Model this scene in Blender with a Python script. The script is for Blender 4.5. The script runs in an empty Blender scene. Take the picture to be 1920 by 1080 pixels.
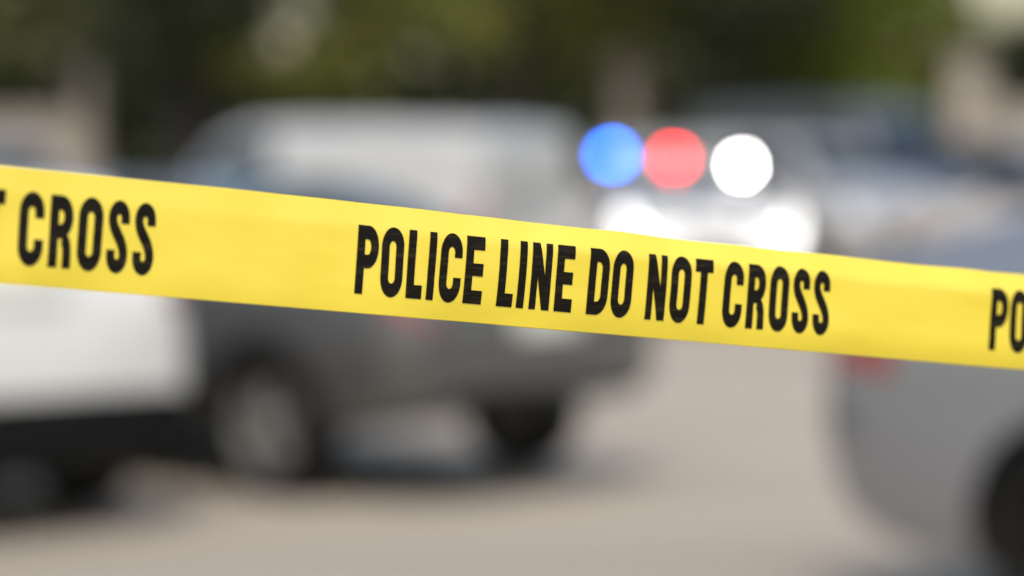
import bpy, bmesh, math, random
from mathutils import Vector, Matrix, noise
R = math.radians
sc = bpy.context.scene
COL = sc.collection

# ------------------------------------------------------------------ camera, world, sun, exposure
cam_d = bpy.data.cameras.new('camera')
cam = bpy.data.objects.new('camera', cam_d)
COL.objects.link(cam)
cam_d.sensor_width = 36.0
cam_d.lens = 95.0
cam_d.clip_start = 0.1
cam_d.clip_end = 3000.0
cam.location = (0, 0, 1.5)
cam.rotation_euler = (R(90) - math.atan(240 / 5066.7), 0, 0)
cam_d.dof.use_dof = True
cam_d.dof.focus_distance = 1.965
cam_d.dof.aperture_fstop = 2.02
cam_d.dof.aperture_blades = 0
sc.camera = cam

SUN_EL, SUN_AZ = 56.0, 184.0          # azimuth measured clockwise from +Y (north)
w = bpy.data.worlds.new('World')
sc.world = w
w.use_nodes = True
nt = w.node_tree
nt.nodes.clear()
sky = nt.nodes.new('ShaderNodeTexSky')
sky.sky_type = 'NISHITA'
sky.sun_disc = False
sky.sun_elevation = R(SUN_EL)
sky.sun_rotation = R(SUN_AZ)
sky.air_density = 1.6
sky.dust_density = 3.4
sky.ozone_density = 0.6
bg = nt.nodes.new('ShaderNodeBackground')
bg.inputs['Strength'].default_value = 0.15
wo = nt.nodes.new('ShaderNodeOutputWorld')
nt.links.new(sky.outputs[0], bg.inputs[0])
nt.links.new(bg.outputs[0], wo.inputs[0])

sd = bpy.data.lights.new('sun', 'SUN')
sd.energy = 1.7
sd.angle = R(18)
sd.color = (1.0, 0.92, 0.80)
sun = bpy.data.objects.new('sun', sd)
COL.objects.link(sun)
az, el = R(SUN_AZ), R(SUN_EL)
sun_dir = Vector((math.sin(az) * math.cos(el), math.cos(az) * math.cos(el), math.sin(el)))
sun.rotation_euler = sun_dir.to_track_quat('Z', 'Y').to_euler()

sc.view_settings.view_transform = 'Standard'
sc.view_settings.look = 'None'
sc.view_settings.exposure = 0.42
sc.view_settings.gamma = 1.0
sc.render.engine = 'CYCLES'
sc.cycles.use_denoising = True
sc.cycles.max_bounces = 6


# ------------------------------------------------------------------ helpers
def tag(o, label=None, cat=None, group=None, kind=None):
    if label: o['label'] = label
    if cat: o['category'] = cat
    if group: o['group'] = group
    if kind: o['kind'] = kind
    return o


def empty(name, loc=(0, 0, 0), rz=0.0, parent=None):
    o = bpy.data.objects.new(name, None)
    COL.objects.link(o)
    o.location = loc
    o.rotation_euler = (0, 0, rz)
    o.empty_display_size = 0.2
    if parent: o.parent = parent
    return o


def link_bm(name, bm, mats, parent=None, smooth=True):
    me = bpy.data.meshes.new(name)
    bm.normal_update()
    bm.to_mesh(me)
    bm.free()
    for m in (mats if isinstance(mats, (list, tuple)) else [mats]):
        me.materials.append(m)
    if smooth:
        me.polygons.foreach_set('use_smooth', [True] * len(me.polygons))
    o = bpy.data.objects.new(name, me)
    COL.objects.link(o)
    if parent: o.parent = parent
    return o


def mesh_obj(name, verts, faces, mats, parent=None, smooth=True):
    me = bpy.data.meshes.new(name)
    me.from_pydata(verts, [], faces)
    me.update()
    for m in (mats if isinstance(mats, (list, tuple)) else [mats]):
        me.materials.append(m)
    if smooth:
        me.polygons.foreach_set('use_smooth', [True] * len(me.polygons))
    o = bpy.data.objects.new(name, me)
    COL.objects.link(o)
    if parent: o.parent = parent
    return o


def add_box(bm, c, s, rot=None, bevel=0.0):
    r = bmesh.ops.create_cube(bm, size=1.0)
    vs = r['verts']
    for v in vs:
        v.co = Vector((v.co.x * s[0], v.co.y * s[1], v.co.z * s[2]))
    if bevel > 0:
        es = list({e for v in vs for e in v.link_edges})
        rb = bmesh.ops.bevel(bm, geom=es, offset=bevel, segments=2, affect='EDGES', profile=0.6)
        vs = list({v for f in rb['faces'] for v in f.verts} | {v for v in vs if v.is_valid})
    M = Matrix.Translation(c) @ (rot.to_4x4() if rot else Matrix.Identity(4))
    for v in vs:
        v.co = M @ v.co
    return vs


def add_tube(bm, pts, rads, seg=10):
    pts = [Vector(p) for p in pts]
    rings = []
    for i, p in enumerate(pts):
        d = (pts[min(i + 1, len(pts) - 1)] - pts[max(i - 1, 0)]).normalized()
        a = d.orthogonal().normalized() if abs(d.z) < 0.95 else Vector((1, 0, 0))
        a = (a - d * a.dot(d)).normalized()
        b = d.cross(a)
        rings.append([bm.verts.new(p + (a * math.cos(2 * math.pi * k / seg) + b * math.sin(2 * math.pi * k / seg)) * rads[i]) for k in range(seg)])
    for i in range(len(rings) - 1):
        for k in range(seg):
            bm.faces.new((rings[i][k], rings[i][(k + 1) % seg], rings[i + 1][(k + 1) % seg], rings[i + 1][k]))
    bm.faces.new(rings[0][::-1])
    bm.faces.new(rings[-1])


def lathe_y(prof, seg=40, closed=False):
    """prof: list of (radius, y). Revolve about the y axis."""
    verts, faces = [], []
    n = len(prof)
    for k in range(seg):
        a = 2 * math.pi * k / seg
        for r, y in prof:
            verts.append((r * math.cos(a), y, r * math.sin(a)))
    m = n if closed else n - 1
    for k in range(seg):
        k2 = (k + 1) % seg
        for i in range(m):
            j = (i + 1) % n
            faces.append((k * n + i, k2 * n + i, k2 * n + j, k * n + j))
    return verts, faces


def pchip(keys):
    xs = [k[0] for k in keys]
    ys = [k[1] for k in keys]
    n = len(xs)
    h = [xs[i + 1] - xs[i] for i in range(n - 1)]
    dl = [(ys[i + 1] - ys[i]) / h[i] for i in range(n - 1)]
    m = [0.0] * n
    m[0], m[-1] = dl[0], dl[-1]
    for i in range(1, n - 1):
        if dl[i - 1] * dl[i] <= 0:
            m[i] = 0.0
        else:
            w1, w2 = 2 * h[i] + h[i - 1], h[i] + 2 * h[i - 1]
            m[i] = (w1 + w2) / (w1 / dl[i - 1] + w2 / dl[i])

    def f(x):
        if x <= xs[0]: return ys[0]
        if x >= xs[-1]: return ys[-1]
        i = 0
        while x > xs[i + 1]: i += 1
        t = (x - xs[i]) / h[i]
        return ((1 + 2 * t) * (1 - t) ** 2 * ys[i] + t * (1 - t) ** 2 * h[i] * m[i]
                + t * t * (3 - 2 * t) * ys[i + 1] + t * t * (t - 1) * h[i] * m[i + 1])
    return f


# ------------------------------------------------------------------ materials
def new_mat(name):
    m = bpy.data.materials.new(name)
    m.use_nodes = True
    return m, m.node_tree, m.node_tree.nodes['Principled BSDF']


def simple(name, col, rough=0.6, metal=0.0, coat=0.0, spec=0.5, var=0.0, scale=4.0):
    m, t, b = new_mat(name)
    b.inputs['Base Color'].default_value = (*col, 1)
    b.inputs['Roughness'].default_value = rough
    b.inputs['Metallic'].default_value = metal
    b.inputs['Coat Weight'].default_value = coat
    b.inputs['Coat Roughness'].default_value = 0.04
    b.inputs['Specular IOR Level'].default_value = spec
    if var:
        tc = t.nodes.new('ShaderNodeTexCoord')
        nz = t.nodes.new('ShaderNodeTexNoise')
        nz.inputs['Scale'].default_value = scale
        nz.inputs['Detail'].default_value = 5
        mr = t.nodes.new('ShaderNodeMapRange')
        mr.inputs[1].default_value, mr.inputs[2].default_value = 0.3, 0.7
        mr.inputs[3].default_value, mr.inputs[4].default_value = 1 - var, 1 + var
        mx = t.nodes.new('ShaderNodeMix')
        mx.data_type = 'RGBA'
        mx.blend_type = 'MULTIPLY'
        mx.inputs[0].default_value = 1
        mx.inputs[6].default_value = (*col, 1)
        t.links.new(tc.outputs['Object'], nz.inputs['Vector'])
        t.links.new(nz.outputs['Fac'], mr.inputs[0])
        t.links.new(mr.outputs[0], mx.inputs[7])
        t.links.new(mx.outputs[2], b.inputs['Base Color'])
    return m


def paint(name, col, metal=0.0, rough=0.35):
    return simple(name, col, rough, metal, coat=1.0, var=0.04, scale=1.5)


def emit(name, col, strength):
    m, t, b = new_mat(name)
    b.inputs['Base Color'].default_value = (*col, 1)
    b.inputs['Emission Color'].default_value = (*col, 1)
    b.inputs['Emission Strength'].default_value = strength
    b.inputs['Roughness'].default_value = 0.2
    return m


M_GLASS = simple('car_glass', (0.012, 0.014, 0.016), 0.05, 0, coat=0.0, spec=0.8)
M_TYRE = simple('tyre_rubber', (0.008, 0.008, 0.008), 0.9, spec=.2, var=0.2, scale=20)
M_RIM = simple('wheel_alloy', (0.25, 0.25, 0.25), 0.45, 0.4)
M_RIMDK = simple('wheel_steel', (0.010, 0.010, 0.010), 0.6, 0.0, spec=.2)
M_BLACK = simple('black_plastic', (0.005, 0.005, 0.005), 0.8, spec=.15, var=0.15, scale=10)
M_WELL = simple('wheel_well_dark', (0.008, 0.008, 0.008), 0.95)
M_RED = simple('red_lens', (0.24, 0.010, 0.016), 0.12, coat=1.0)
M_CLEAR = simple('clear_lens', (0.62, 0.64, 0.66), 0.1, coat=1.0)
M_PLATE = simple('plate_white', (0.68, 0.70, 0.66), 0.45)
M_CHROME = simple('chrome', (0.6, 0.6, 0.62), 0.18, 1.0)
M_HEAD = emit('headlamp_on', (1.0, 0.98, 0.95), 3.0)
M_BLUE = emit('blue_beacon_on', (0.01, 0.15, 1.0), 38.0)
M_REDL = emit('red_beacon_on', (1.0, 0.006, 0.012), 40.0)
M_WHITEL = emit('white_lamp_on', (1.0, 0.98, 0.94), 75.0)

P_DARK = paint('dark_grey_paint', (0.085, 0.085, 0.085), 0.25, 0.35)
P_WHITE = paint('white_paint', (0.60, 0.60, 0.59))
P_POLICE = paint('police_white_paint', (0.84, 0.84, 0.83))
P_SILVER = paint('silver_paint', (0.25, 0.26, 0.285), 0.55, 0.3)
P_VAN = paint('van_silver_white_paint', (0.43, 0.435, 0.45), 0.1)
P_GREYV = paint('grey_minivan_paint', (0.31, 0.31, 0.315), 0.1)
P_BEIGE = paint('champagne_paint', (0.55, 0.50, 0.46), 0.2)
P_CHAR = paint('charcoal_paint', (0.06, 0.06, 0.065), 0.3)
P_BLK = paint('black_paint', (0.012, 0.012, 0.014))
P_REDC = paint('red_paint', (0.40, 0.05, 0.06))
P_LSIL = paint('light_silver_paint', (0.50, 0.50, 0.50), 0.3)


# ------------------------------------------------------------------ setting: ground
def ground_material():
    m, t, b = new_mat('worn_concrete_asphalt')
    tc = t.nodes.new('ShaderNodeTexCoord')
    n1 = t.nodes.new('ShaderNodeTexNoise')
    n1.inputs['Scale'].default_value = 0.35
    n1.inputs['Detail'].default_value = 6
    n2 = t.nodes.new('ShaderNodeTexNoise')
    n2.inputs['Scale'].default_value = 60
    n2.inputs['Detail'].default_value = 4
    cr = t.nodes.new('ShaderNodeValToRGB')
    cr.color_ramp.elements[0].position = 0.3
    cr.color_ramp.elements[0].color = (0.268, 0.234, 0.192, 1)
    cr.color_ramp.elements[1].position = 0.72
    cr.color_ramp.elements[1].color = (0.362, 0.318, 0.264, 1)
    mr = t.nodes.new('ShaderNodeMapRange')
    mr.inputs[1].default_value, mr.inputs[2].default_value = 0.3, 0.7
    mr.inputs[3].default_value, mr.inputs[4].default_value = 0.75, 1.2
    mx = t.nodes.new('ShaderNodeMix')
    mx.data_type = 'RGBA'
    mx.blend_type = 'MULTIPLY'
    mx.inputs[0].default_value = 1
    mp = t.nodes.new('ShaderNodeMapping')
    mp.inputs['Scale'].default_value = (.45, 1.6, 1)
    t.links.new(tc.outputs['Object'], mp.inputs['Vector'])
    t.links.new(mp.outputs[0], n1.inputs['Vector'])
    t.links.new(tc.outputs['Object'], n2.inputs['Vector'])
    t.links.new(n1.outputs['Fac'], cr.inputs[0])
    t.links.new(n2.outputs['Fac'], mr.inputs[0])
    t.links.new(cr.outputs[0], mx.inputs[6])
    t.links.new(mr.outputs[0], mx.inputs[7])
    t.links.new(mx.outputs[2], b.inputs['Base Color'])
    b.inputs['Roughness'].default_value = 0.9
    bp = t.nodes.new('ShaderNodeBump')
    bp.inputs['Strength'].default_value = 0.3
    bp.inputs['Distance'].default_value = 0.01
    t.links.new(n2.outputs['Fac'], bp.inputs['Height'])
    t.links.new(bp.outputs[0], b.inputs['Normal'])
    return m


bm = bmesh.new()
vs = [bm.verts.new(p) for p in ((-600, -200, 0), (600, -200, 0), (600, 1000, 0), (-600, 1000, 0))]
bm.faces.new(vs)
tag(link_bm('ground', bm, ground_material(), smooth=False), kind='structure')

M_KERB = simple('kerb_stone', (0.32, 0.30, 0.28), 0.85, var=0.15, scale=6)
bm = bmesh.new()
add_box(bm, (0, 39.7, 0.07), (120, 0.18, 0.15), bevel=0.02)
tag(link_bm('kerb', bm, M_KERB, smooth=False), kind='structure')
bm = bmesh.new()
add_box(bm, (0, 40.75, 0.06), (120, 1.9, 0.13))
tag(link_bm('pavement', bm, simple('pavement_slab', (0.30, 0.28, 0.25), 0.9, var=0.1, scale=1.2), smooth=False), kind='structure')
bm = bmesh.new()
add_box(bm, (0, 69, 0.05), (140, 54.5, 0.10))
tag(link_bm('verge', bm, simple('verge_soil', (0.045, 0.045, 0.02), 0.95, var=0.4, scale=0.8), smooth=False), kind='structure')


# ------------------------------------------------------------------ boundary walls
def wall(name, x0, x1, y, h, label, pillars):
    r = empty(name, ((x0 + x1) / 2, y, 0))
    tag(r, label, 'wall')
    mid = (x0 + x1) / 2
    mt = simple(name + '_render', (0.36, 0.32, 0.28), 0.9, var=0.1, scale=1.0)
    b1 = bmesh.new()
    add_box(b1, (0, 0, h / 2), (x1 - x0, 0.25, h))
    link_bm('wall_panel', b1, mt, r, smooth=False)
    b2 = bmesh.new()
    add_box(b2, (0, 0, h + 0.05), (x1 - x0, 0.34, 0.1), bevel=0.015)
    link_bm('coping', b2, simple(name + '_coping', (0.42, 0.38, 0.34), 0.85, var=0.1), r, smooth=False)
    for px, pw, ph in pillars:
        b3 = bmesh.new()
        add_box(b3, (px - mid, -0.18, ph / 2), (pw, 0.72, ph), bevel=0.02)
        add_box(b3, (px - mid, -0.18, ph + 0.07), (pw + 0.14, 0.86, 0.14), bevel=0.03)
        link_bm('pillar', b3, mt, r, smooth=False)
    return r


wall('boundary_wall', -22, -7.9, 51.0, 2.25, 'low pinkish beige rendered wall behind the red and silver cars', [])
wall('boundary_wall', 8.1, 24, 46.0, 2.35, 'beige rendered wall with a tall gate pillar, right of the trees', [(7.68, 0.6, 3.1)])


# ------------------------------------------------------------------ car builder
class Shell:
    def __init__(s, top, belt, bottom, width, roofw, x0, x1):
        s.top, s.belt, s.bottom, s.width, s.roofw = map(pchip, (top, belt, bottom, width, roofw))
        s.x0, s.x1 = x0, x1

    def section(s, x):
        zt = s.top(x)
        zb = s.bottom(x)
        bl = min(s.belt(x), zt - 0.035)
        bl = max(bl, zb + 0.1)
        wd = s.width(x)
        cab = max(0.0, min(1.0, (zt - bl - 0.08) / 0.30))
        cab = cab * cab * (3 - 2 * cab)
        wr = wd * (0.90 + (s.roofw(x) - 0.90) * cab)
        hb = bl - zb
        ed = bl + (zt - bl) * (0.80 + 0.08 * cab)
        return [Vector(p) for p in (
            (x, 0, zb), (x, 0.80 * wd, zb), (x, 0.955 * wd, zb + 0.10 * hb), (x, wd, zb + 0.45 * hb),
            (x, 0.992 * wd, zb + 0.78 * hb), (x, 0.955 * wd, bl), (x, wr, ed), (x, wr * 0.80, zt - 0.022 - 0.01 * cab), (x, 0, zt))]

    def P(s, x, v):
        sgn = -1.0
        if v > 8:
            v = 16 - v
            sgn = 1.0
        pts = s.section(x)
        i = min(7, int(v))
        t = v - i
        p1, p2 = pts[i], pts[i + 1]
        mir = lambda q: Vector((q.x, -q.y, q.z))
        p0 = pts[i - 1] if i > 0 else mir(pts[1])
        p3 = pts[i + 2] if i < 7 else mir(pts[7])
        k = 0.42
        m1, m2 = (p2 - p0) * k, (p3 - p1) * k
        q = (p1 * (2 * t ** 3 - 3 * t * t + 1) + m1 * (t ** 3 - 2 * t * t + t) + p2 * (-2 * t ** 3 + 3 * t * t) + m2 * (t ** 3 - t * t))
        return Vector((x, sgn * q.y, q.z))       # v < 8 is the right-hand (-y) side

    def N(s, x, v):
        e = 0.004
        xa, xb = max(s.x0, x - e), min(s.x1, x + e)
        a = s.P(xb, v) - s.P(xa, v)
        va, vb = max(0, v - 0.02), min(16, v + 0.02)
        b = s.P(x, vb) - s.P(x, va)
        n = a.cross(b)
        if n.length < 1e-9: return Vector((0, 0, 1))
        n.normalize()
        c = Vector((x * 0.7, 0, 0.7))
        if n.dot(s.P(x, v) - c) < 0: n = -n
        return n

    def body(s, wheels, wr):
        L = s.x1 - s.x0
        xs = [s.x0 + L * k / 64 for k in range(65)]
        for d in (0.008, 0.02, 0.035, 0.055):
            xs += [s.x0 + d, s.x1 - d]
        xs = sorted(set(xs))
        nv = 80
        bm = bmesh.new()
        rings = [[bm.verts.new(s.P(x, 16.0 * k / nv)) for k in range(nv)] for x in xs]
        for i in range(len(xs) - 1):
            for k in range(nv):
                bm.faces.new((rings[i][k], rings[i][(k + 1) % nv], rings[i + 1][(k + 1) % nv], rings[i + 1][k]))
        bm.faces.new(rings[0])
        bm.faces.new(rings[-1][::-1])
        bmesh.ops.recalc_face_normals(bm, faces=bm.faces)
        # wheel arches cut as real recesses
        me = bpy.data.meshes.new('tmp')
        bm.to_mesh(me)
        bm.free()
        ob = bpy.data.objects.new('tmp', me)
        COL.objects.link(ob)
        cuts = []
        for (wx, sg) in wheels:
            b2 = bmesh.new()
            bmesh.ops.create_cone(b2, cap_ends=True, segments=40, radius1=wr, radius2=wr, depth=0.5)
            bmesh.ops.rotate(b2, cent=(0, 0, 0), matrix=Matrix.Rotation(R(90), 3, 'X'), verts=b2.verts)
            bmesh.ops.translate(b2, vec=(wx, sg * (s.width(wx) - 0.30 + 0.25), 0.345), verts=b2.verts)
            cm = bpy.data.meshes.new('tmpc')
            b2.to_mesh(cm)
            b2.free()
            co = bpy.data.objects.new('tmpc', cm)
            COL.objects.link(co)
            md = ob.modifiers.new('b', 'BOOLEAN')
            md.operation = 'DIFFERENCE'
            md.object = co
            md.solver = 'EXACT'
            cuts.append(co)
        dg = bpy.context.evaluated_depsgraph_get()
        out = bpy.data.meshes.new_from_object(ob.evaluated_get(dg))
        bpy.data.objects.remove(ob)
        for c in cuts: bpy.data.objects.remove(c)
        bm = bmesh.new()
        bm.from_mesh(out)
        bpy.data.meshes.remove(out)
        for f in bm.faces:
            f.smooth = True
            c = f.calc_center_median()
            for (wx, sg) in wheels:
                if c.y * sg > 0 and math.hypot(c.x - wx, c.z - 0.345) < wr + 0.004 and abs(c.y) < s.width(wx) * 1.02 and (f.normal.y * sg > -0.5):
                    inside = abs(math.hypot(c.x - wx, c.z - 0.345) - wr) < 0.02 or abs(abs(c.y) - (s.width(wx) - 0.30)) < 0.02
                    if inside: f.material_index = 1
        for e in bm.edges:
            if len(e.link_faces) == 2 and e.link_faces[0].normal.angle(e.link_faces[1].normal, 0) > R(40): e.smooth = False
        return bm

    def patch(s, bm, x0, x1, v0, v1, off=0.004, th=0.012, nx=14, nv=10, skew=0.0):
        """closed thin shell lying on the body; skew slides the front/rear edges along x as v rises"""
        go, gi = [], []
        for i in range(nx + 1):
            ro, ri = [], []
            for k in range(nv + 1):
                t = k / nv
                v = v0 + (v1 - v0) * t
                x = x0 + (x1 - x0) * i / nx + skew * t
                x = max(s.x0, min(s.x1, x))
                p = s.P(x, v)
                n = s.N(x, v)
                ro.append(bm.verts.new(p + n * off))
                ri.append(bm.verts.new(p - n * th))
            go.append(ro)
            gi.append(ri)
        fs = []
        for i in range(nx):
            for k in range(nv):
                fs.append(bm.faces.new((go[i][k], go[i + 1][k], go[i + 1][k + 1], go[i][k + 1])))
                fs.append(bm.faces.new((gi[i][k], gi[i][k + 1], gi[i + 1][k + 1], gi[i + 1][k])))
        for i in range(nx):
            fs.append(bm.faces.new((go[i][0], gi[i][0], gi[i + 1][0], go[i + 1][0])))
            fs.append(bm.faces.new((go[i][nv], go[i + 1][nv], gi[i + 1][nv], gi[i][nv])))
        for k in range(nv):
            fs.append(bm.faces.new((go[0][k], go[0][k + 1], gi[0][k + 1], gi[0][k])))
            fs.append(bm.faces.new((go[nx][k], gi[nx][k], gi[nx][k + 1], go[nx][k + 1])))
        bmesh.ops.recalc_face_normals(bm, faces=fs)

    def part(s, name, mat, parent, specs, **kw):
        bm = bmesh.new()
        for sp in specs: s.patch(bm, *sp, **kw)
        return link_bm(name, bm, mat, parent)


WHEEL_CACHE = {}


def wheel_meshes(r, rimmat):
    key = (r, rimmat.name)
    if key in WHEEL_CACHE: return WHEEL_CACHE[key]
    hw = 0.105
    ri = r * 0.66
    prof = [(ri, -hw * .8), (ri + .02, -hw * .98), (r - .045, -hw), (r - .012, -hw * .82), (r, -hw * .5), (r, hw * .5), (r - .012, hw * .82),
            (r - .045, hw), (ri + .02, hw * .98), (ri, hw * .8)]
    v, f = lathe_y(prof, 48, closed=True)
    tm = bpy.data.meshes.new('tyre')
    tm.from_pydata(v, [], f)
    tm.materials.append(M_TYRE)
    tm.polygons.foreach_set('use_smooth', [True] * len(tm.polygons))
    # rim: dish, lip, five spokes, hub; outward is +y
    v, f = lathe_y([(0.001, 0.02), (ri * .9, 0.0), (ri * .9, hw * .7), (ri * .99, hw * .82), (ri * .99, -hw * .7), (0.001, -hw * .5)], 48)
    bm = bmesh.new()
    bv = [bm.verts.new(p) for p in v]
    for q in f: bm.faces.new([bv[i] for i in q])
    for k in range(5):
        a = 2 * math.pi * k / 5 + 0.3
        rot = Matrix.Rotation(-a, 3, 'Y')
        add_box(bm, rot @ Vector((ri * .52, hw * .48, 0)), (ri * .80, 0.03, ri * .27), rot=rot, bevel=0.01)
    v2, f2 = lathe_y([(0.001, hw * .75), (ri * .2, hw * .72), (ri * .26, hw * .5), (ri * .26, 0.0)], 24)
    bv = [bm.verts.new(p) for p in v2]
    for q in f2: bm.faces.new([bv[i] for i in q])
    bmesh.ops.recalc_face_normals(bm, faces=bm.faces)
    rm = bpy.data.meshes.new('rim')
    bm.to_mesh(rm)
    bm.free()
    rm.materials.append(rimmat)
    WHEEL_CACHE[key] = (tm, rm)
    return tm, rm


def make_car(name, label, cat, kind, mat, loc, deg, group=None, rimmat=None, lights_on=False, dark_bumper=False, panel=False, hs=1.0, short=0.0, hood=0.0):
    root = empty(name, (loc[0], loc[1], 0.004), R(deg))
    tag(root, label, cat, group)
    rimmat = rimmat or M_RIM
    r = 0.335
    if kind == 'sedan':
        x0, x1 = -2.35, 2.35
        top = [(-2.35, .88), (-2.31, .97), (-2.15, 1.03), (-1.50, 1.07), (-0.72, 1.36), (-.2, 1.43), (.3, 1.42), (.62, 1.35), (1.32, 1.00), (1.85, .93), (2.18, .83), (2.31, .72), (2.35, .62)]
        belt = [(-2.35, .84), (-2.15, .94), (-1, .965), (1.2, .92), (1.9, .85), (2.2, .76), (2.35, .56)]
        bot = [(-2.35, .47), (-2.2, .41), (-1.9, .34), (-1.3, .25), (1.3, .20), (2.1, .22), (2.35, .30)]
        wid = [(-2.35, .70), (-2.30, .79), (-2.1, .86), (-1.4, .905), (0, .915), (1.4, .905), (2.0, .85), (2.25, .76), (2.35, .62)]
        wx = (-1.45, 1.40)
        fw, rw = (.66, 1.27), (-1.44, -.76)
        sw = (-1.05, .95)
        tl = (-2.34, -2.14, 4.45, 4.98)
        hl = (1.95, 2.31, 4.4, 5.85)
    elif kind == 'fastback':
        x0, x1 = -2.2, 2.2
        top = [(-2.2, .97), (-2.17, 1.09), (-2.10, 1.14), (-1.90, 1.21), (-0.95, 1.44), (-.3, 1.50), (.2, 1.48), (.55, 1.39), (1.22, 1.02), (1.75, .94), (2.05, .83), (2.17, .70), (2.2, .62)]
        belt = [(-2.2, .90), (-2.05, 1.0), (-1, 1.0), (1.1, .94), (1.8, .85), (2.05, .76), (2.2, .56)]
        bot = [(-2.2, .42), (-2.08, .33), (-1.8, .24), (-1.2, .20), (1.2, .20), (2.0, .22), (2.2, .30)]
        wid = [(-2.2, .66), (-2.16, .76), (-1.98, .85), (-1.35, .90), (0, .90), (1.35, .89), (1.9, .84), (2.12, .75), (2.2, .60)]
        wx = (-1.06, 1.33)
        fw, rw = (.60, 1.18), (-1.84, -.90)
        sw = (-1.15, .85)
        tl = (-2.16, -1.78, 3.85, 4.75)
        hl = (1.97, 2.17, 4.0, 5.1)
    elif kind == 'hatch':
        x0, x1 = -2.05, 2.05
        top = [(-2.05, .96), (-2.02, 1.04), (-1.95, 1.12), (-1.72, 1.37), (-1.5, 1.42), (-.5, 1.455), (.3, 1.44), (.6, 1.36), (1.25, 1.02), (1.65, .95), (1.9, .84), (2.02, .70), (2.05, .62)]
        belt = [(-2.05, .90), (-1.9, .97), (-1, .97), (1.1, .92), (1.65, .86), (1.9, .77), (2.05, .56)]
        bot = [(-2.05, .26), (-1.95, .25), (-1.8, .23), (-1.2, .20), (1.2, .20), (1.85, .22), (2.05, .30)]
        wid = [(-2.05, .72), (-2.01, .80), (-1.88, .855), (-1.3, .875), (0, .88), (1.3, .87), (1.8, .82), (1.98, .74), (2.05, .60)]
        wx = (-1.24, 1.28)
        fw, rw = (.65, 1.20), (-1.93, -1.74)
        sw = (-1.35, .90)
        tl = (-2.045, -1.88, 5.0, 5.75)
        hl = (1.83, 2.02, 4.0, 5.1)
    elif kind == 'suv':
        x0, x1 = -2.3, 2.3
        top = [(-2.3, .98), (-2.27, 1.10), (-2.2, 1.2), (-1.95, 1.66), (-1.7, 1.73), (-.6, 1.78), (.25, 1.75), (.55, 1.65), (1.2, 1.16), (1.8, 1.06), (2.1, .95), (2.26, .80), (2.3, .70)]
        belt = [(-2.3, .93), (-2.1, 1.04), (-1, 1.05), (1.1, 1.02), (1.8, .96), (2.1, .86), (2.3, .66)]
        bot = [(-2.3, .45), (-2.2, .38), (-1.9, .30), (-1.2, .26), (1.2, .26), (2.0, .28), (2.3, .38)]
        wid = [(-2.3, .74), (-2.26, .82), (-2.1, .88), (-1.4, .92), (0, .925), (1.4, .915), (2.0, .87), (2.22, .78), (2.3, .64)]
        wx = (-1.35, 1.38)
        fw, rw = (.58, 1.12), (-2.16, -1.97)
        sw = (-1.75, .85)
        tl = (-2.29, -2.12, 4.3, 5.4)
        hl = (2.02, 2.26, 4.1, 5.2)
    else:                                # van
        x0, x1 = -2.35, 2.25
        top = [(-2.35, 1.30), (-2.335, 1.78), (-2.27, 1.95), (-2.0, 1.99), (-.3, 2.02), (.6, 1.99), (.95, 1.86), (1.5, 1.27), (1.85, 1.13), (2.1, .98), (2.22, .80), (2.25, .70)]
        belt = [(-2.35, 1.12), (-2.2, 1.14), (0, 1.14), (1.3, 1.08), (1.85, 1.0), (2.1, .88), (2.25, .66)]
        bot = [(-2.35, .45), (-2.2, .36), (-1.9, .28), (-1.2, .24), (1.2, .24), (1.9, .26), (2.25, .36)]
        wid = [(-2.35, .84), (-2.33, .90), (-2.22, .935), (-1.4, .945), (0, .945), (1.4, .93), (1.9, .88), (2.15, .79), (2.25, .66)]
        top = [(x, z if z < 1.2 else 1.2 + (z - 1.2) * hs) for x, z in top]
        wx = (-1.42, 1.36)
        fw, rw = (.98, 1.44), None
        sw = (.30, 1.15)
        tl = (-2.345, -2.25, 3.6, 5.0)
        hl = (1.96, 2.21, 4.1, 5.2)
    if hood:                             # a higher bonnet
        up = lambda keys: [(x, z + hood * max(0.0, 1 - ((x - 1.8) / .75) ** 2)) for x, z in keys]
        top, belt = up(top), up(belt)
    if short:
        cut = lambda keys: [(x if x < -.5 else x - short * min(1, (x + .5) / .9), z) for x, z in keys]
        top, belt, bot, wid = cut(top), cut(belt), cut(bot), cut(wid)
        x1 -= short
        wx = (wx[0], wx[1] - short)
        fw = (fw[0] - short, fw[1] - short)
        sw = (sw[0] - short * .9, sw[1] - short)
        hl = (hl[0] - short, hl[1] - short, hl[2], hl[3])
    roofw = [(x0, .86), (x0 + .5, .76), (0, .72), (x1, .80)] if kind != 'van' else [(x0, .90), (0, .88), (x1 - 1.45, .84), (x1, .8)]
    sh = Shell(top, belt, bot, wid, roofw, x0, x1)
    wl = [(x, s) for x in wx for s in (-1, 1)]
    link_bm('body', sh.body(wl, r + .045), [mat, M_WELL], root, smooth=False)
    # glass
    sh.part('windscreen', M_GLASS, root, [(fw[0], fw[1], 6.35, 9.65)], nv=24)
    if rw: sh.part('rear_window', M_GLASS, root, [(rw[0], rw[1], 6.4, 9.6)], nv=24)
    for s in (0, 1):
        m = lambda a, b: (a, b) if not s else (16 - b, 16 - a)
        va, vb = m(5.12, 5.88)
        sk = 0.0
        if kind == 'van':
            sh.part('side_window', M_GLASS, root, [(sw[0], sw[1], va, vb)])
            if not panel:
                sh.part('side_window', M_GLASS, root, [(-.85, .18, va, vb)])
                sh.part('side_window', M_GLASS, root, [(-2.1, -.98, va, vb)])
        else:
            mid = (sw[0] + sw[1]) / 2 + .05
            sh.part('side_window', M_GLASS, root, [(sw[0], mid - .04, va, vb)])
            sh.part('side_window', M_GLASS, root, [(mid + .04, sw[1], va, vb)])
        # door shut lines and handles
        vc, vd = m(2.3, 5.05)
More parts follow.
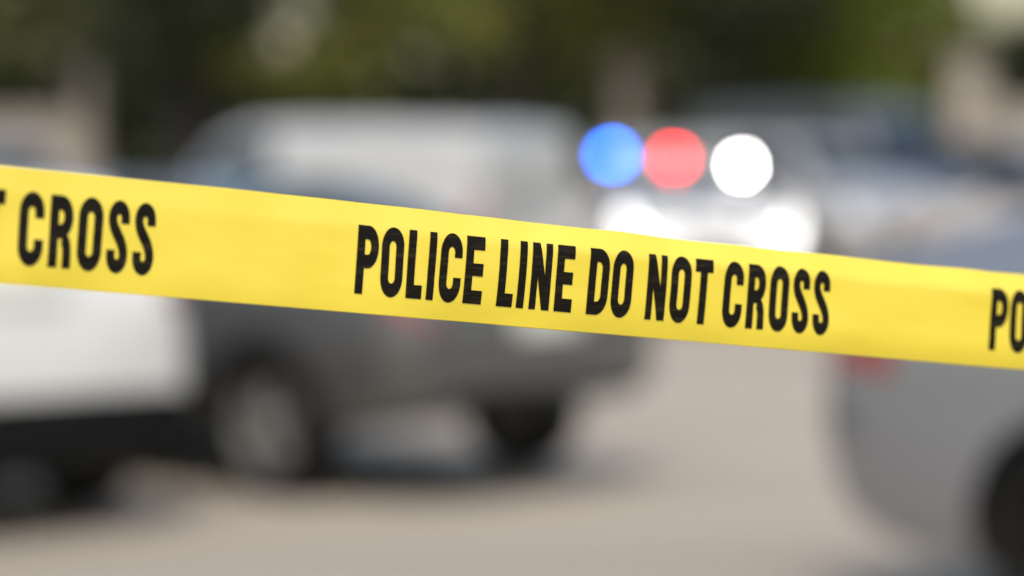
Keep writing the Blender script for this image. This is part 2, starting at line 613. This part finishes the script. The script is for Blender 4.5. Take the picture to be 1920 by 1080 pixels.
        mid = (sw[0] + sw[1]) / 2 + .05
        for xx in ((mid, sw[1] + .02, sw[0] + .1) if kind != 'van' else (sw[0] - .08, sw[1] + .03)):
            sh.part('door_seam', M_WELL, root, [(xx - .004, xx + .004, vc, vd)], off=.0015, nx=1, nv=20)
        ve, vf = m(4.42, 4.56)
        for xx in (mid - .30, sw[1] - .75) if kind != 'van' else (sw[0] + .02,):
            sh.part('door_handle', mat, root, [(xx, xx + .2, ve, vf)], off=.025, nx=6, nv=3)
        sg = -1 if not s else 1
        d = bmesh.new()
        mx = sw[1] - .08
        q = sh.P(mx, 5.1 if not s else 10.9)
        add_box(d, (q.x, q.y + sg * .10, q.z + .06), (.11, .20, .13), bevel=.03)
        add_box(d, (q.x + .01, q.y + sg * .0, q.z + .02), (.06, .12, .04), bevel=.01)
        link_bm('wing_mirror', d, mat if kind != 'van' else M_BLACK, root)
        # lamps
        va, vb = m(tl[2], tl[3])
        sh.part('tail_light', M_RED, root, [(tl[0], tl[1], va, vb)], off=.006)
        va, vb = m(hl[2], hl[3])
        sh.part('headlight', M_HEAD if lights_on else M_CLEAR, root, [(hl[0], hl[1], va, vb)], off=.006)
        va, vb = m(.85, 2.2)
        sh.part('sill_trim', M_BLACK, root, [(wx[0] + r + .06, wx[1] - r - .06, va, vb)], off=.006)
    # rear end
    zt, zb = sh.top(x0), sh.bottom(x0)
    wdt = sh.width(x0)
    d = bmesh.new()
    if dark_bumper:
        add_box(d, (x0 - .005, 0, (zb + .565) / 2), (.05, wdt * 1.98, .565 - zb), bevel=.02)
        for a, b in ((.9, 3.0), (16 - 3.0, 16 - .9)):
            sh.patch(d, x0, x0 + .42, a, b, off=.008)
        sh.patch(d, x0 + .01, x0 + .6, .0, .9, off=.006)
        sh.patch(d, x0 + .01, x0 + .6, 15.1, 16, off=.006)
    else:
        add_box(d, (x0 + .004, 0, zb + .005), (.04, wdt * 1.7, .06), bevel=.012)
    link_bm('rear_bumper', d, M_BLACK, root)
    d = bmesh.new()
    pz = {'sedan': .80, 'fastback': .78, 'hatch': 1.0, 'suv': .86, 'van': .74}[kind]
    add_box(d, (x0 - .008, 0, pz), (.016, .42, .13), bevel=.004)
    link_bm('number_plate', d, M_PLATE, root)
    if panel:
        d = bmesh.new()
        add_box(d, (x0 - .002, 0, 1.0), (.01, .012, .9))
        link_bm('rear_door_seam', d, M_WELL, root)
        for sg in (-1, 1):
            d = bmesh.new()
            add_box(d, (x0 - .012, sg * .055, 1.02), (.03, .03, .16), bevel=.006)
            link_bm('door_handle', d, M_BLACK, root)
    # front end
    d = bmesh.new()
    zf, zbf = sh.top(x1), sh.bottom(x1)
    add_box(d, (x1 + .002, 0, (zf + zbf) / 2 + .05), (.03, sh.width(x1) * 1.35, (zf - zbf) * .5), bevel=.012)
    link_bm('grille', d, M_BLACK, root)
    d = bmesh.new()
    add_box(d, (x1 + .012, 0, zbf + .035), (.05, sh.width(x1) * 1.8, .09), bevel=.015)
    link_bm('front_bumper', d, M_BLACK, root)
    # wheels
    tm, rm = wheel_meshes(r, rimmat)
    for (x, s) in wl:
        we = empty('wheel', (x, s * (sh.width(x) - .115), r), 0 if s > 0 else math.pi, root)
        for nm, me in (('tyre', tm), ('rim', rm)):
            o = bpy.data.objects.new(nm, me)
            COL.objects.link(o)
            o.parent = we
    return root, sh


G = 'cars parked at the roadside'
make_car('parked_car', 'dark grey saloon car seen from its rear corner, trunk end below the tape lettering', 'car', 'sedan', P_DARK, (-1.555, 13.515), 137, G)
make_car('parked_car', 'white hatchback with black lower bumper, nearest on the far left under the tape', 'car', 'hatch', P_WHITE, (-3.245, 12.1), 130, G, M_RIMDK, dark_bumper=True)
make_car('parked_car', 'silver fastback car with red tail light, large in the lower right corner', 'car', 'fastback', P_SILVER, (3.03, 7.86), -50, G, M_RIMDK)
make_car('parked_van', 'silver white panel van with plain sides standing behind the dark grey saloon', 'van', 'van', P_VAN, (-1.88, 25.03), 150, 'vans', panel=True, hs=.79, short=.55)
make_car('parked_van', 'light grey van with plain sides right behind the police car with its lamps lit', 'van', 'van', P_GREYV, (3.2, 33.0), -50, 'vans', hs=.70, panel=True)
make_car('parked_car', 'pale champagne saloon car in front of the beige wall, above the silver fastback', 'car', 'sedan', P_BEIGE, (6.6, 30.0), -50, G)
make_car('parked_van', 'charcoal delivery van far back under the trees, right of the light grey van', 'van', 'van', P_CHAR, (4.45, 36.5), -50, 'vans', panel=True, hs=1.32)
make_car('parked_car', 'black sport utility car far back in front of the gate pillar', 'car', 'suv', P_BLK, (7.2, 37.6), -50, G)
make_car('parked_car', 'light silver sport utility car half cut off by the left edge of the picture', 'car', 'suv', P_LSIL, (-6.75, 30.0), 130, G)
make_car('parked_car', 'red sport utility car behind the light silver one at the left edge', 'car', 'suv', P_REDC, (-8.5, 36.5), 130, G)

# police car
pol, psh = make_car('police_car', 'white police saloon facing the camera with lit headlights and roof light bar', 'police car', 'sedan', P_POLICE, (1.675, 27.34), -85.2, lights_on=True, hood=.11)
lb = bmesh.new()
add_box(lb, (-.15, 0, 1.475), (.30, 1.40, .05), bevel=.015)
for s in (-1, 1): add_box(lb, (-.15, s * .45, 1.44), (.12, .05, .06))
lbo = link_bm('light_bar', lb, M_BLACK, pol)


def lamp(name, c, rx, ry, rz_, mat, parent):
    bm = bmesh.new()
    bmesh.ops.create_uvsphere(bm, u_segments=20, v_segments=12, radius=1.0)
    for v in bm.verts: v.co = Vector((v.co.x * rx + c[0], v.co.y * ry + c[1], v.co.z * rz_ + c[2]))
    return link_bm(name, bm, mat, parent)


# local +y is the picture's right (car faces us), -y its left
lamp('blue_lamp', (-.15, -.65, 1.545), .09, .075, .055, M_BLUE, lbo)
lamp('red_lamp', (-.15, -.02, 1.495), .09, .075, .055, M_REDL, lbo)
sp = bmesh.new()
add_tube(sp, [(.42, .57, 1.18), (.45, .60, 1.30), (.46, .57, 1.39)], [.018, .018, .018], 8)
add_tube(sp, [(.37, .57, 1.445), (.48, .57, 1.445)], [.06, .085], 16)
spo = link_bm('spotlight', sp, M_CHROME, pol)
lamp('white_lamp', (.485, .57, 1.445), .012, .035, .035, M_WHITEL, spo)
pb = bmesh.new()
for s in (-1, 1): add_box(pb, (2.43, s * .28, .62), (.05, .07, .55), bevel=.01)
add_box(pb, (2.43, 0, .80), (.045, .60, .06), bevel=.01)
add_box(pb, (2.43, 0, .52), (.045, .60, .06), bevel=.01)
link_bm('push_bar', pb, M_BLACK, pol)


# ------------------------------------------------------------------ trees and the wood behind
def leaf_mat(name, c0, c1):
    m, t, b = new_mat(name)
    tc = t.nodes.new('ShaderNodeTexCoord')
    nz = t.nodes.new('ShaderNodeTexNoise')
    nz.inputs['Scale'].default_value = 0.9
    nz.inputs['Detail'].default_value = 4
    cr = t.nodes.new('ShaderNodeValToRGB')
    cr.color_ramp.elements[0].position = .35
    cr.color_ramp.elements[0].color = (*c0, 1)
    cr.color_ramp.elements[1].position = .65
    cr.color_ramp.elements[1].color = (*c1, 1)
    t.links.new(tc.outputs['Object'], nz.inputs['Vector'])
    t.links.new(nz.outputs['Fac'], cr.inputs[0])
    t.links.new(cr.outputs[0], b.inputs['Base Color'])
    b.inputs['Roughness'].default_value = .6
    b.inputs['Specular IOR Level'].default_value = .2
    return m


L_OLIVE = leaf_mat('olive_leaves', (.095, .112, .024), (.225, .235, .052))
L_GREEN = leaf_mat('fresh_green_leaves', (.09, .118, .015), (.18, .215, .03))
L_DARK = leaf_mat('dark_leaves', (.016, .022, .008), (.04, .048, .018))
B_DARK = simple('dark_bark', (.018, .015, .011), .95, var=.4, scale=3)
B_PALE = simple('pale_bark', (.42, .37, .32), .9, var=.3, scale=2)


def leaf_quad(verts, faces, p, s, rng):
    n = Vector((rng.gauss(0, 1), rng.gauss(0, 1), rng.gauss(0, 1) + .4)).normalized()
    a = n.orthogonal().normalized()
    a = Matrix.Rotation(rng.uniform(0, 6.28), 3, n) @ a
    b = n.cross(a)
    i = len(verts)
    for q in (p - a * s, p - b * s * .45 + n * s * .12, p + a * s, p + b * s * .45 + n * s * .12):
        verts.append(q)
    faces.append((i, i + 1, i + 2, i + 3))


def tree(name, label, x, y, h, tr, base, rad, bark, leaves, n, seed, lean=0.0, gap=None):
    rng = random.Random(seed)
    root = empty(name, (x, y, 0.1))
    tag(root, label, 'tree', 'trees along the verge')
    bm = bmesh.new()
    pts, rd = [], []
    for k in range(9):
        t = k / 8
        pts.append((lean * t + rng.uniform(-.06, .06) * (k > 0), rng.uniform(-.06, .06) * (k > 0), h * .8 * t - .05 * (k == 0)))
        rd.append(tr * (1.25 - .25 * min(1, t * 6)) * (1 - .8 * t))
    add_tube(bm, pts, rd, 12)
    tips = []
    for k in range(11):
        t = rng.uniform(.30, .95)
        i = t * 8
        p = Vector(pts[int(i)]).lerp(Vector(pts[min(8, int(i) + 1)]), i - int(i))
        if p.z < base * .75: p.z = base * .75
        a = rng.uniform(0, 6.28)
        ln = rad * rng.uniform(.5, .95)
        e = p + Vector((math.cos(a) * ln, math.sin(a) * ln, ln * rng.uniform(.0, .6)))
        m = p.lerp(e, .5) + Vector((0, 0, .15))
        add_tube(bm, [p, m, e], [tr * .32, tr * .2, tr * .06], 6)
        tips += [e, m]
    link_bm('trunk', bm, bark, root)
    verts, faces = [], []
    cl = [Vector(t) for t in tips]
    for k in range(26):
        a, q = rng.uniform(0, 6.28), rng.uniform(.2, 1)
        z = rng.uniform(base, h)
        f = math.sin(math.pi * min(1, max(.12, (z - base + .4) / (h - base + .8))))
        cl.append(Vector((math.cos(a) * rad * q * f + lean * z / h, math.sin(a) * rad * q * f, z)))
    per = n // len(cl)
    for c in cl:
        cr_ = rng.uniform(.45, 1.0)
        for _ in range(per):
            d = Vector((rng.gauss(0, .5), rng.gauss(0, .5), rng.gauss(0, .36))) * cr_
            p = c + d
            if p.z < 1.0: continue
            if gap and math.hypot(p.x - gap[0], p.z - gap[1]) < gap[2]: continue
            leaf_quad(verts, faces, p, rng.uniform(.09, .17), rng)
    mesh_obj('crown', verts, faces, leaves, root, smooth=False)
    return root


TREES = [
    # label, px-free world x, y, height, trunk r, crown base, crown radius, bark, leaves, count, lean
    ('tree with a thin pale trunk above the wall at the far left', -6.95, 44, 8.5, .22, 3.6, 2.6, B_PALE, L_OLIVE, 4200, .3),
    ('dark thick trunked tree second from the left, behind the panel van cab', -4.8, 41, 9.5, .52, 2.9, 2.8, B_DARK, L_DARK, 11000, -.2),
    ('dark trunked tree with olive crown above the panel van', -2.75, 43, 9, .36, 2.7, 2.6, B_DARK, L_OLIVE, 5200, .1),
    ('straight dark trunked tree left of the blue beacon', .05, 45, 10, .34, 3.0, 2.8, B_DARK, L_OLIVE, 5200, 0),
    ('tree with pale brown trunk standing above the blue beacon', 2.0, 46, 8, .36, 3.3, 2.3, B_PALE, L_OLIVE, 3600, -.15),
    ('dark trunked tree above the white spotlight', 3.45, 44, 9.5, .40, 2.7, 2.7, B_DARK, L_DARK, 5000, .15),
    ('fresh green leafy tree right of the police lamps', 5.3, 47, 8, .28, 2.2, 2.5, B_DARK, L_GREEN, 5600, .1),
    ('olive leafed tree beside the gate pillar', 6.3, 49, 7.5, .26, 3.0, 1.7, B_DARK, L_OLIVE, 3600, -.2),
]
for i, (lab, x, y, h, tr, bs, rad, bark, lv, n, ln) in enumerate(TREES):
    tree('roadside_tree', lab, x, y, h, tr, bs, rad, bark, lv, n, 11 + i, ln, (-.9, 3.75, .75) if i == 2 else None)

rng = random.Random(5)
verts, faces = [], []
nl = 0
while nl < 26000:
    x = rng.uniform(-32, 32)
    y = rng.uniform(58, 72)
    top = 13 + 2.5 * noise.noise(Vector((x * .25, 3.1, 0)))
    if x > 10.3: top = 4.5
    z = rng.uniform(.1, 1) ** 1.25 * top
    if (x + 5.35) ** 2 + ((z - 4.75) * .9) ** 2 < .95 ** 2: continue
    leaf_quad(verts, faces, Vector((x, y, z)), rng.uniform(.3, .6), rng)
    nl += 1
tag(mesh_obj('woodland', verts, faces, L_DARK, smooth=False), 'dense dark woodland reading as one mass behind the trees', 'woodland', kind='stuff')


# ------------------------------------------------------------------ the police tape
def tape_material():
    m, t, b = new_mat('yellow_tape_film')
    b.inputs['Base Color'].default_value = (.88, .715, .012, 1)
    b.inputs['Roughness'].default_value = .35
    b.inputs['Coat Weight'].default_value = 1.0
    b.inputs['Coat IOR'].default_value = 2.0
    b.inputs['Coat Roughness'].default_value = .42
    b.inputs['Specular IOR Level'].default_value = .55
    tc = t.nodes.new('ShaderNodeTexCoord')
    mp = t.nodes.new('ShaderNodeMapping')
    mp.inputs['Scale'].default_value = (3, 3, 60)
    nz = t.nodes.new('ShaderNodeTexNoise')
    nz.inputs['Scale'].default_value = 1.0
    nz.inputs['Detail'].default_value = 3
    bp = t.nodes.new('ShaderNodeBump')
    bp.inputs['Strength'].default_value = .12
    bp.inputs['Distance'].default_value = .004
    t.links.new(tc.outputs['Object'], mp.inputs['Vector'])
    t.links.new(mp.outputs[0], nz.inputs['Vector'])
    t.links.new(nz.outputs['Fac'], bp.inputs['Height'])
    t.links.new(bp.outputs[0], b.inputs['Normal'])
    tr = t.nodes.new('ShaderNodeBsdfTranslucent')
    tr.inputs['Color'].default_value = (.88, .715, .012, 1)
    mx = t.nodes.new('ShaderNodeMixShader')
    mx.inputs[0].default_value = .22
    out = t.nodes['Material Output']
    t.links.new(b.outputs[0], mx.inputs[1])
    t.links.new(tr.outputs[0], mx.inputs[2])
    t.links.new(mx.outputs[0], out.inputs['Surface'])
    return m


TA = Vector((-0.3435, 1.8130, 1.4575))
TB = Vector((0.4083, 2.1514, 1.3721))
TT = (TB - TA).normalized()
TUP = (Vector((0, 0, 1)) - TT * TT.z).normalized()
TFR = TT.cross(TUP).normalized()
if TFR.y > 0: TFR = -TFR                    # towards the camera
TW = .0791                                  # tape width
UMIN, UMAX = -.9, 1.75


def sstep(a, b, x):
    t = max(0, min(1, (x - a) / (b - a)))
    return t * t * (3 - 2 * t)


def bend(u, q):
    """lean of the film (rad, + = faces the sky) at fraction q of its width"""
    k = .10 + .44 * sstep(.12, .55, u)
    top = sstep(.69, .84, q) * k
    low = -(.12 + .14 * sstep(.2, .8, u)) * (1 - sstep(0, .34, q))
    wob = .03 * math.sin(u * 9 + q * 2) + .10 * noise.noise(Vector((u * 16, q * 2.2, 4.0))) + .05 * noise.noise(Vector((u * 60 + q * 9, q * 4, 9.0)))
    return top + low + wob + .05


SEC = {}


def section(u):
    key = round(u, 4)
    if key in SEC: return SEC[key]
    n = 60
    up, bk = [0.0], [0.0]
    for i in range(n):
        a = bend(u, (i + .5) / n)
        up.append(up[-1] + math.cos(a) * TW / n)
        bk.append(bk[-1] + math.sin(a) * TW / n)
    mu, mb = up[round(.03925 / TW * n)], bk[n // 2]
    SEC[key] = ([a - mu for a in up], [b - mb for b in bk])
    return SEC[key]


def tape_p(u, z, off=0.0):
    """point at u metres along the tape, z metres up from its lower edge"""
    up, bk = section(u)
    f = max(0, min(59.999, z / TW * 60))
    i = int(f)
    t = f - i
    a = up[i] + (up[i + 1] - up[i]) * t
    b = bk[i] + (bk[i + 1] - bk[i]) * t
    q = bend(u, z / TW)
    n = (TFR * math.cos(q) + TUP * math.sin(q))
    e = max(0.0, .25 - u)
    fwd = .25 * e * e if u > 0 else .25 * .0625 - .125 * u      # the film bellies a little towards the near end
    return TA + TT * u + TUP * a - TFR * b + Vector((0, -fwd, 0)) + n * off


verts, faces = [], []
nu, nv = 420, 120
for side in (0, 1):
    for i in range(nu + 1):
        for k in range(nv + 1):
            verts.append(tape_p(UMIN + (UMAX - UMIN) * i / nu, TW * k / nv, -.0002 * side))
S = (nu + 1) * (nv + 1)
idx = lambda s, i, k: s * S + i * (nv + 1) + k
for i in range(nu):
    for k in range(nv):
        faces.append((idx(0, i, k), idx(0, i + 1, k), idx(0, i + 1, k + 1), idx(0, i, k + 1)))
        faces.append((idx(1, i, k), idx(1, i, k + 1), idx(1, i + 1, k + 1), idx(1, i + 1, k)))
    faces.append((idx(0, i, 0), idx(1, i, 0), idx(1, i + 1, 0), idx(0, i + 1, 0)))
    faces.append((idx(0, i, nv), idx(0, i + 1, nv), idx(1, i + 1, nv), idx(1, i, nv)))
tape = mesh_obj('police_tape', verts, faces, tape_material())
tag(tape, 'yellow plastic barrier tape printed POLICE LINE DO NOT CROSS stretched across the view', 'police tape')

# lettering: drawn in a 31-unit-high bold alphabet, then stretched to the height of the print
ST = 6.0
HT = 30.0


def rect(x0, x1, z0, z1):
    n = max(1, int((z1 - z0) / 1.0))
    nx = max(1, int((x1 - x0) / 2.0))
    qs = []
    for i in range(n):
        for j in range(nx):
            a, b = z0 + (z1 - z0) * i / n, z0 + (z1 - z0) * (i + 1) / n
            c, d = x0 + (x1 - x0) * j / nx, x0 + (x1 - x0) * (j + 1) / nx
            qs.append(((c, a), (d, a), (d, b), (c, b)))
    return qs


def resample(path, step=.6):
    out = [path[0]]
    for a, b in zip(path, path[1:]):
        n = max(1, int(math.dist(a, b) / step))
        for k in range(1, n + 1):
            out.append((a[0] + (b[0] - a[0]) * k / n, a[1] + (b[1] - a[1]) * k / n))
    return out


def rib(path, closed=False, h=ST / 2):
    p = resample(path)
    if closed: p = p[:-1]
    n = len(p)
    L_, R_, C_ = [], [], []
    for i in range(n):
        a = p[(i - 1) % n] if (closed or i > 0) else p[i]
        b = p[(i + 1) % n] if (closed or i < n - 1) else p[i]
        dx, dz = b[0] - a[0], b[1] - a[1]
        l = math.hypot(dx, dz) or 1
        nx, nz = -dz / l, dx / l
        L_.append((p[i][0] + nx * h, p[i][1] + nz * h))
        R_.append((p[i][0] - nx * h, p[i][1] - nz * h))
        C_.append(p[i])
    qs = []
    for i in range(n if closed else n - 1):
        j = (i + 1) % n
        qs.append((L_[i], L_[j], C_[j], C_[i]))
        qs.append((C_[i], C_[j], R_[j], R_[i]))
    return qs


def arc(cx, cz, rx, rz, a0, a1, n=18):
    return [(cx + rx * math.cos(R(a0 + (a1 - a0) * k / n)), cz + rz * math.sin(R(a0 + (a1 - a0) * k / n))) for k in range(n + 1)]


def bez(a, b, c, d, n=18):
    o = []
    for k in range(n + 1):
        t = k / n
        o.append(tuple(a[i] * (1 - t) ** 3 + 3 * b[i] * t * (1 - t) ** 2 + 3 * c[i] * t * t * (1 - t) + d[i] * t ** 3 for i in (0, 1)))
    return o


def glyph(ch, w):
    h = ST / 2
    if ch == 'I': return rect(0, w, 0, HT)
    if ch == 'L': return rect(0, ST, 0, HT) + rect(ST, w, 0, ST)
    if ch == 'E': return rect(0, ST, 0, HT) + rect(ST, w, 0, ST) + rect(ST, w - .6, 12.4, 18.0) + rect(ST, w, HT - ST, HT)
    if ch == 'T':
        c = w / 2
        return rect(0, w, HT - ST, HT) + rect(c - h, c + h, 0, HT - ST)
    if ch in 'OC':
        r = w / 2 - h
        t, b = HT - h + .35 - r, h - .35 + r
        if ch == 'O':
            p = arc(w / 2, t, r, r, 0, 180) + arc(w / 2, b, r, r, 180, 360)
            return rib(p + [p[0]], True)
        return rib([(w - h, HT * .655)] + arc(w / 2, t, r, r, 0, 180) + arc(w / 2, b, r, r, 180, 360) + [(w - h, HT * .36)])
    if ch == 'D':
        r = 6.0
        return rect(0, ST, 0, HT) + rib([(ST, HT - h), (w - h - r, HT - h)] + arc(w - h - r, HT - h - r, r, r, 90, 0) + arc(w - h - r, h + r, r, r, 0, -90) + [(ST, h)])
    if ch in 'PR':
        zl = 14.3 if ch == 'P' else 15.0
        rz = (HT - h - zl) / 2
        rx = min(5.2, w - h - ST - .6)
        q = rect(0, ST, 0, HT) + rib([(ST, HT - h), (w - h - rx, HT - h)] + arc(w - h - rx, HT - h - rz, rx, rz, 90, -90) + [(ST, zl)])
        if ch == 'R':
            q += rib(bez((8.6, zl - h + .05), (11.5, zl - h - .2), (w - h - .5, 10.0), (w - h - .2, 6.0)) + [(w - h, 0)], h=h * .95)
        return q
    if ch == 'N':
        q = rect(0, 5.2, 0, HT) + rect(w - 5.2, w, 0, HT)
        n = 62
        ed = lambda z: (max(5.2, (1 - z / HT) * (w - 6.0) + 0.0), min(w - 5.2, (1 - z / HT) * (w - 6.0) + 6.0))
        for i in range(n):
            a, b = HT * i / n, HT * (i + 1) / n
            (l0, r0), (l1, r1) = ed(a), ed(b)
            if r0 - l0 > 0 or r1 - l1 > 0:
                q.append(((l0, a), (max(r0, l0), a), (max(r1, l1), b), (l1, b)))
        return q
    if ch == 'S':
        r = w / 2 - h
        p = [(w - h, 20.6)] + arc(w / 2, HT - h + .35 - r, r, r, 0, 180)
        p += bez((h, HT - h + .35 - r), (h, 17.0), (w - h, 14.2), (w - h, h - .35 + r))[1:]
        p += arc(w / 2, h - .35 + r, r, r, 0, -180)[1:] + [(h, 9.4)]
        return rib(p, h=h * .96)
    return []


PRINT = [('P', 0, 16.6), ('O', 18.9, 17.0), ('L', 39.2, 12.4), ('I', 55.3, 5.7), ('C', 64.6, 17.0), ('E', 84.6, 14.7),
         ('L', 111.4, 12.6), ('I', 127.3, 5.9), ('N', 137.4, 16.0), ('E', 157.4, 14.2),
         ('D', 184.0, 16.7), ('O', 203.5, 17.0), ('N', 232.9, 16.2), ('O', 252.8, 17.0), ('T', 272.9, 14.9),
         ('C', 297.9, 16.6), ('R', 318.5, 15.6), ('O', 337.9, 16.6), ('S', 358.1, 14.8), ('S', 376.4, 14.8)]
M_INK = simple('black_print', (.007, .0055, .004), .5, spec=.10)
t_ = M_INK.node_tree                       # worn ink: faint scuffed streaks running along the film
tc_, mp_, nz_, cr_ = (t_.nodes.new(k) for k in ('ShaderNodeTexCoord', 'ShaderNodeMapping', 'ShaderNodeTexNoise', 'ShaderNodeValToRGB'))
mp_.inputs['Scale'].default_value = (25, 25, 420)
nz_.inputs['Scale'].default_value = 1.0
nz_.inputs['Detail'].default_value = 4
cr_.color_ramp.elements[0].position, cr_.color_ramp.elements[0].color = .52, (.007, .0055, .004, 1)
cr_.color_ramp.elements[1].position, cr_.color_ramp.elements[1].color = .80, (.035, .029, .014, 1)
t_.links.new(tc_.outputs['Object'], mp_.inputs['Vector'])
t_.links.new(mp_.outputs[0], nz_.inputs['Vector'])
t_.links.new(nz_.outputs['Fac'], cr_.inputs[0])
t_.links.new(cr_.outputs[0], t_.nodes['Principled BSDF'].inputs['Base Color'])
BASE_Z, PRINT_H = .01385, .0490
LEAN = 0.0
for rep in (-2, -1, 0, 1, 2):
    verts, faces = [], []
    for ch, x0, wd in PRINT:
        ok = True
        for quad in glyph(ch, wd):
            i = len(verts)
            pts = []
            for (gx, gz) in quad:
                u = .2569 + rep * .5395 + (x0 + gx) / 1000
                pts.append((u, BASE_Z + gz / HT * PRINT_H))
            if any(u < UMIN + .003 or u > UMAX - .003 for u, _ in pts): continue
            verts += [tape_p(u, z, .0005) for u, z in pts]
            faces.append((i, i + 1, i + 2, i + 3))
    if faces:
        me = mesh_obj('lettering', verts, faces, M_INK, tape)
        bm = bmesh.new()
        bm.from_mesh(me.data)
        bmesh.ops.remove_doubles(bm, verts=bm.verts, dist=.00003)
        bmesh.ops.recalc_face_normals(bm, faces=bm.faces)
        for f in bm.faces:
            if f.normal.dot(TFR) < 0: f.normal_flip()
        bm.to_mesh(me.data)
        bm.free()
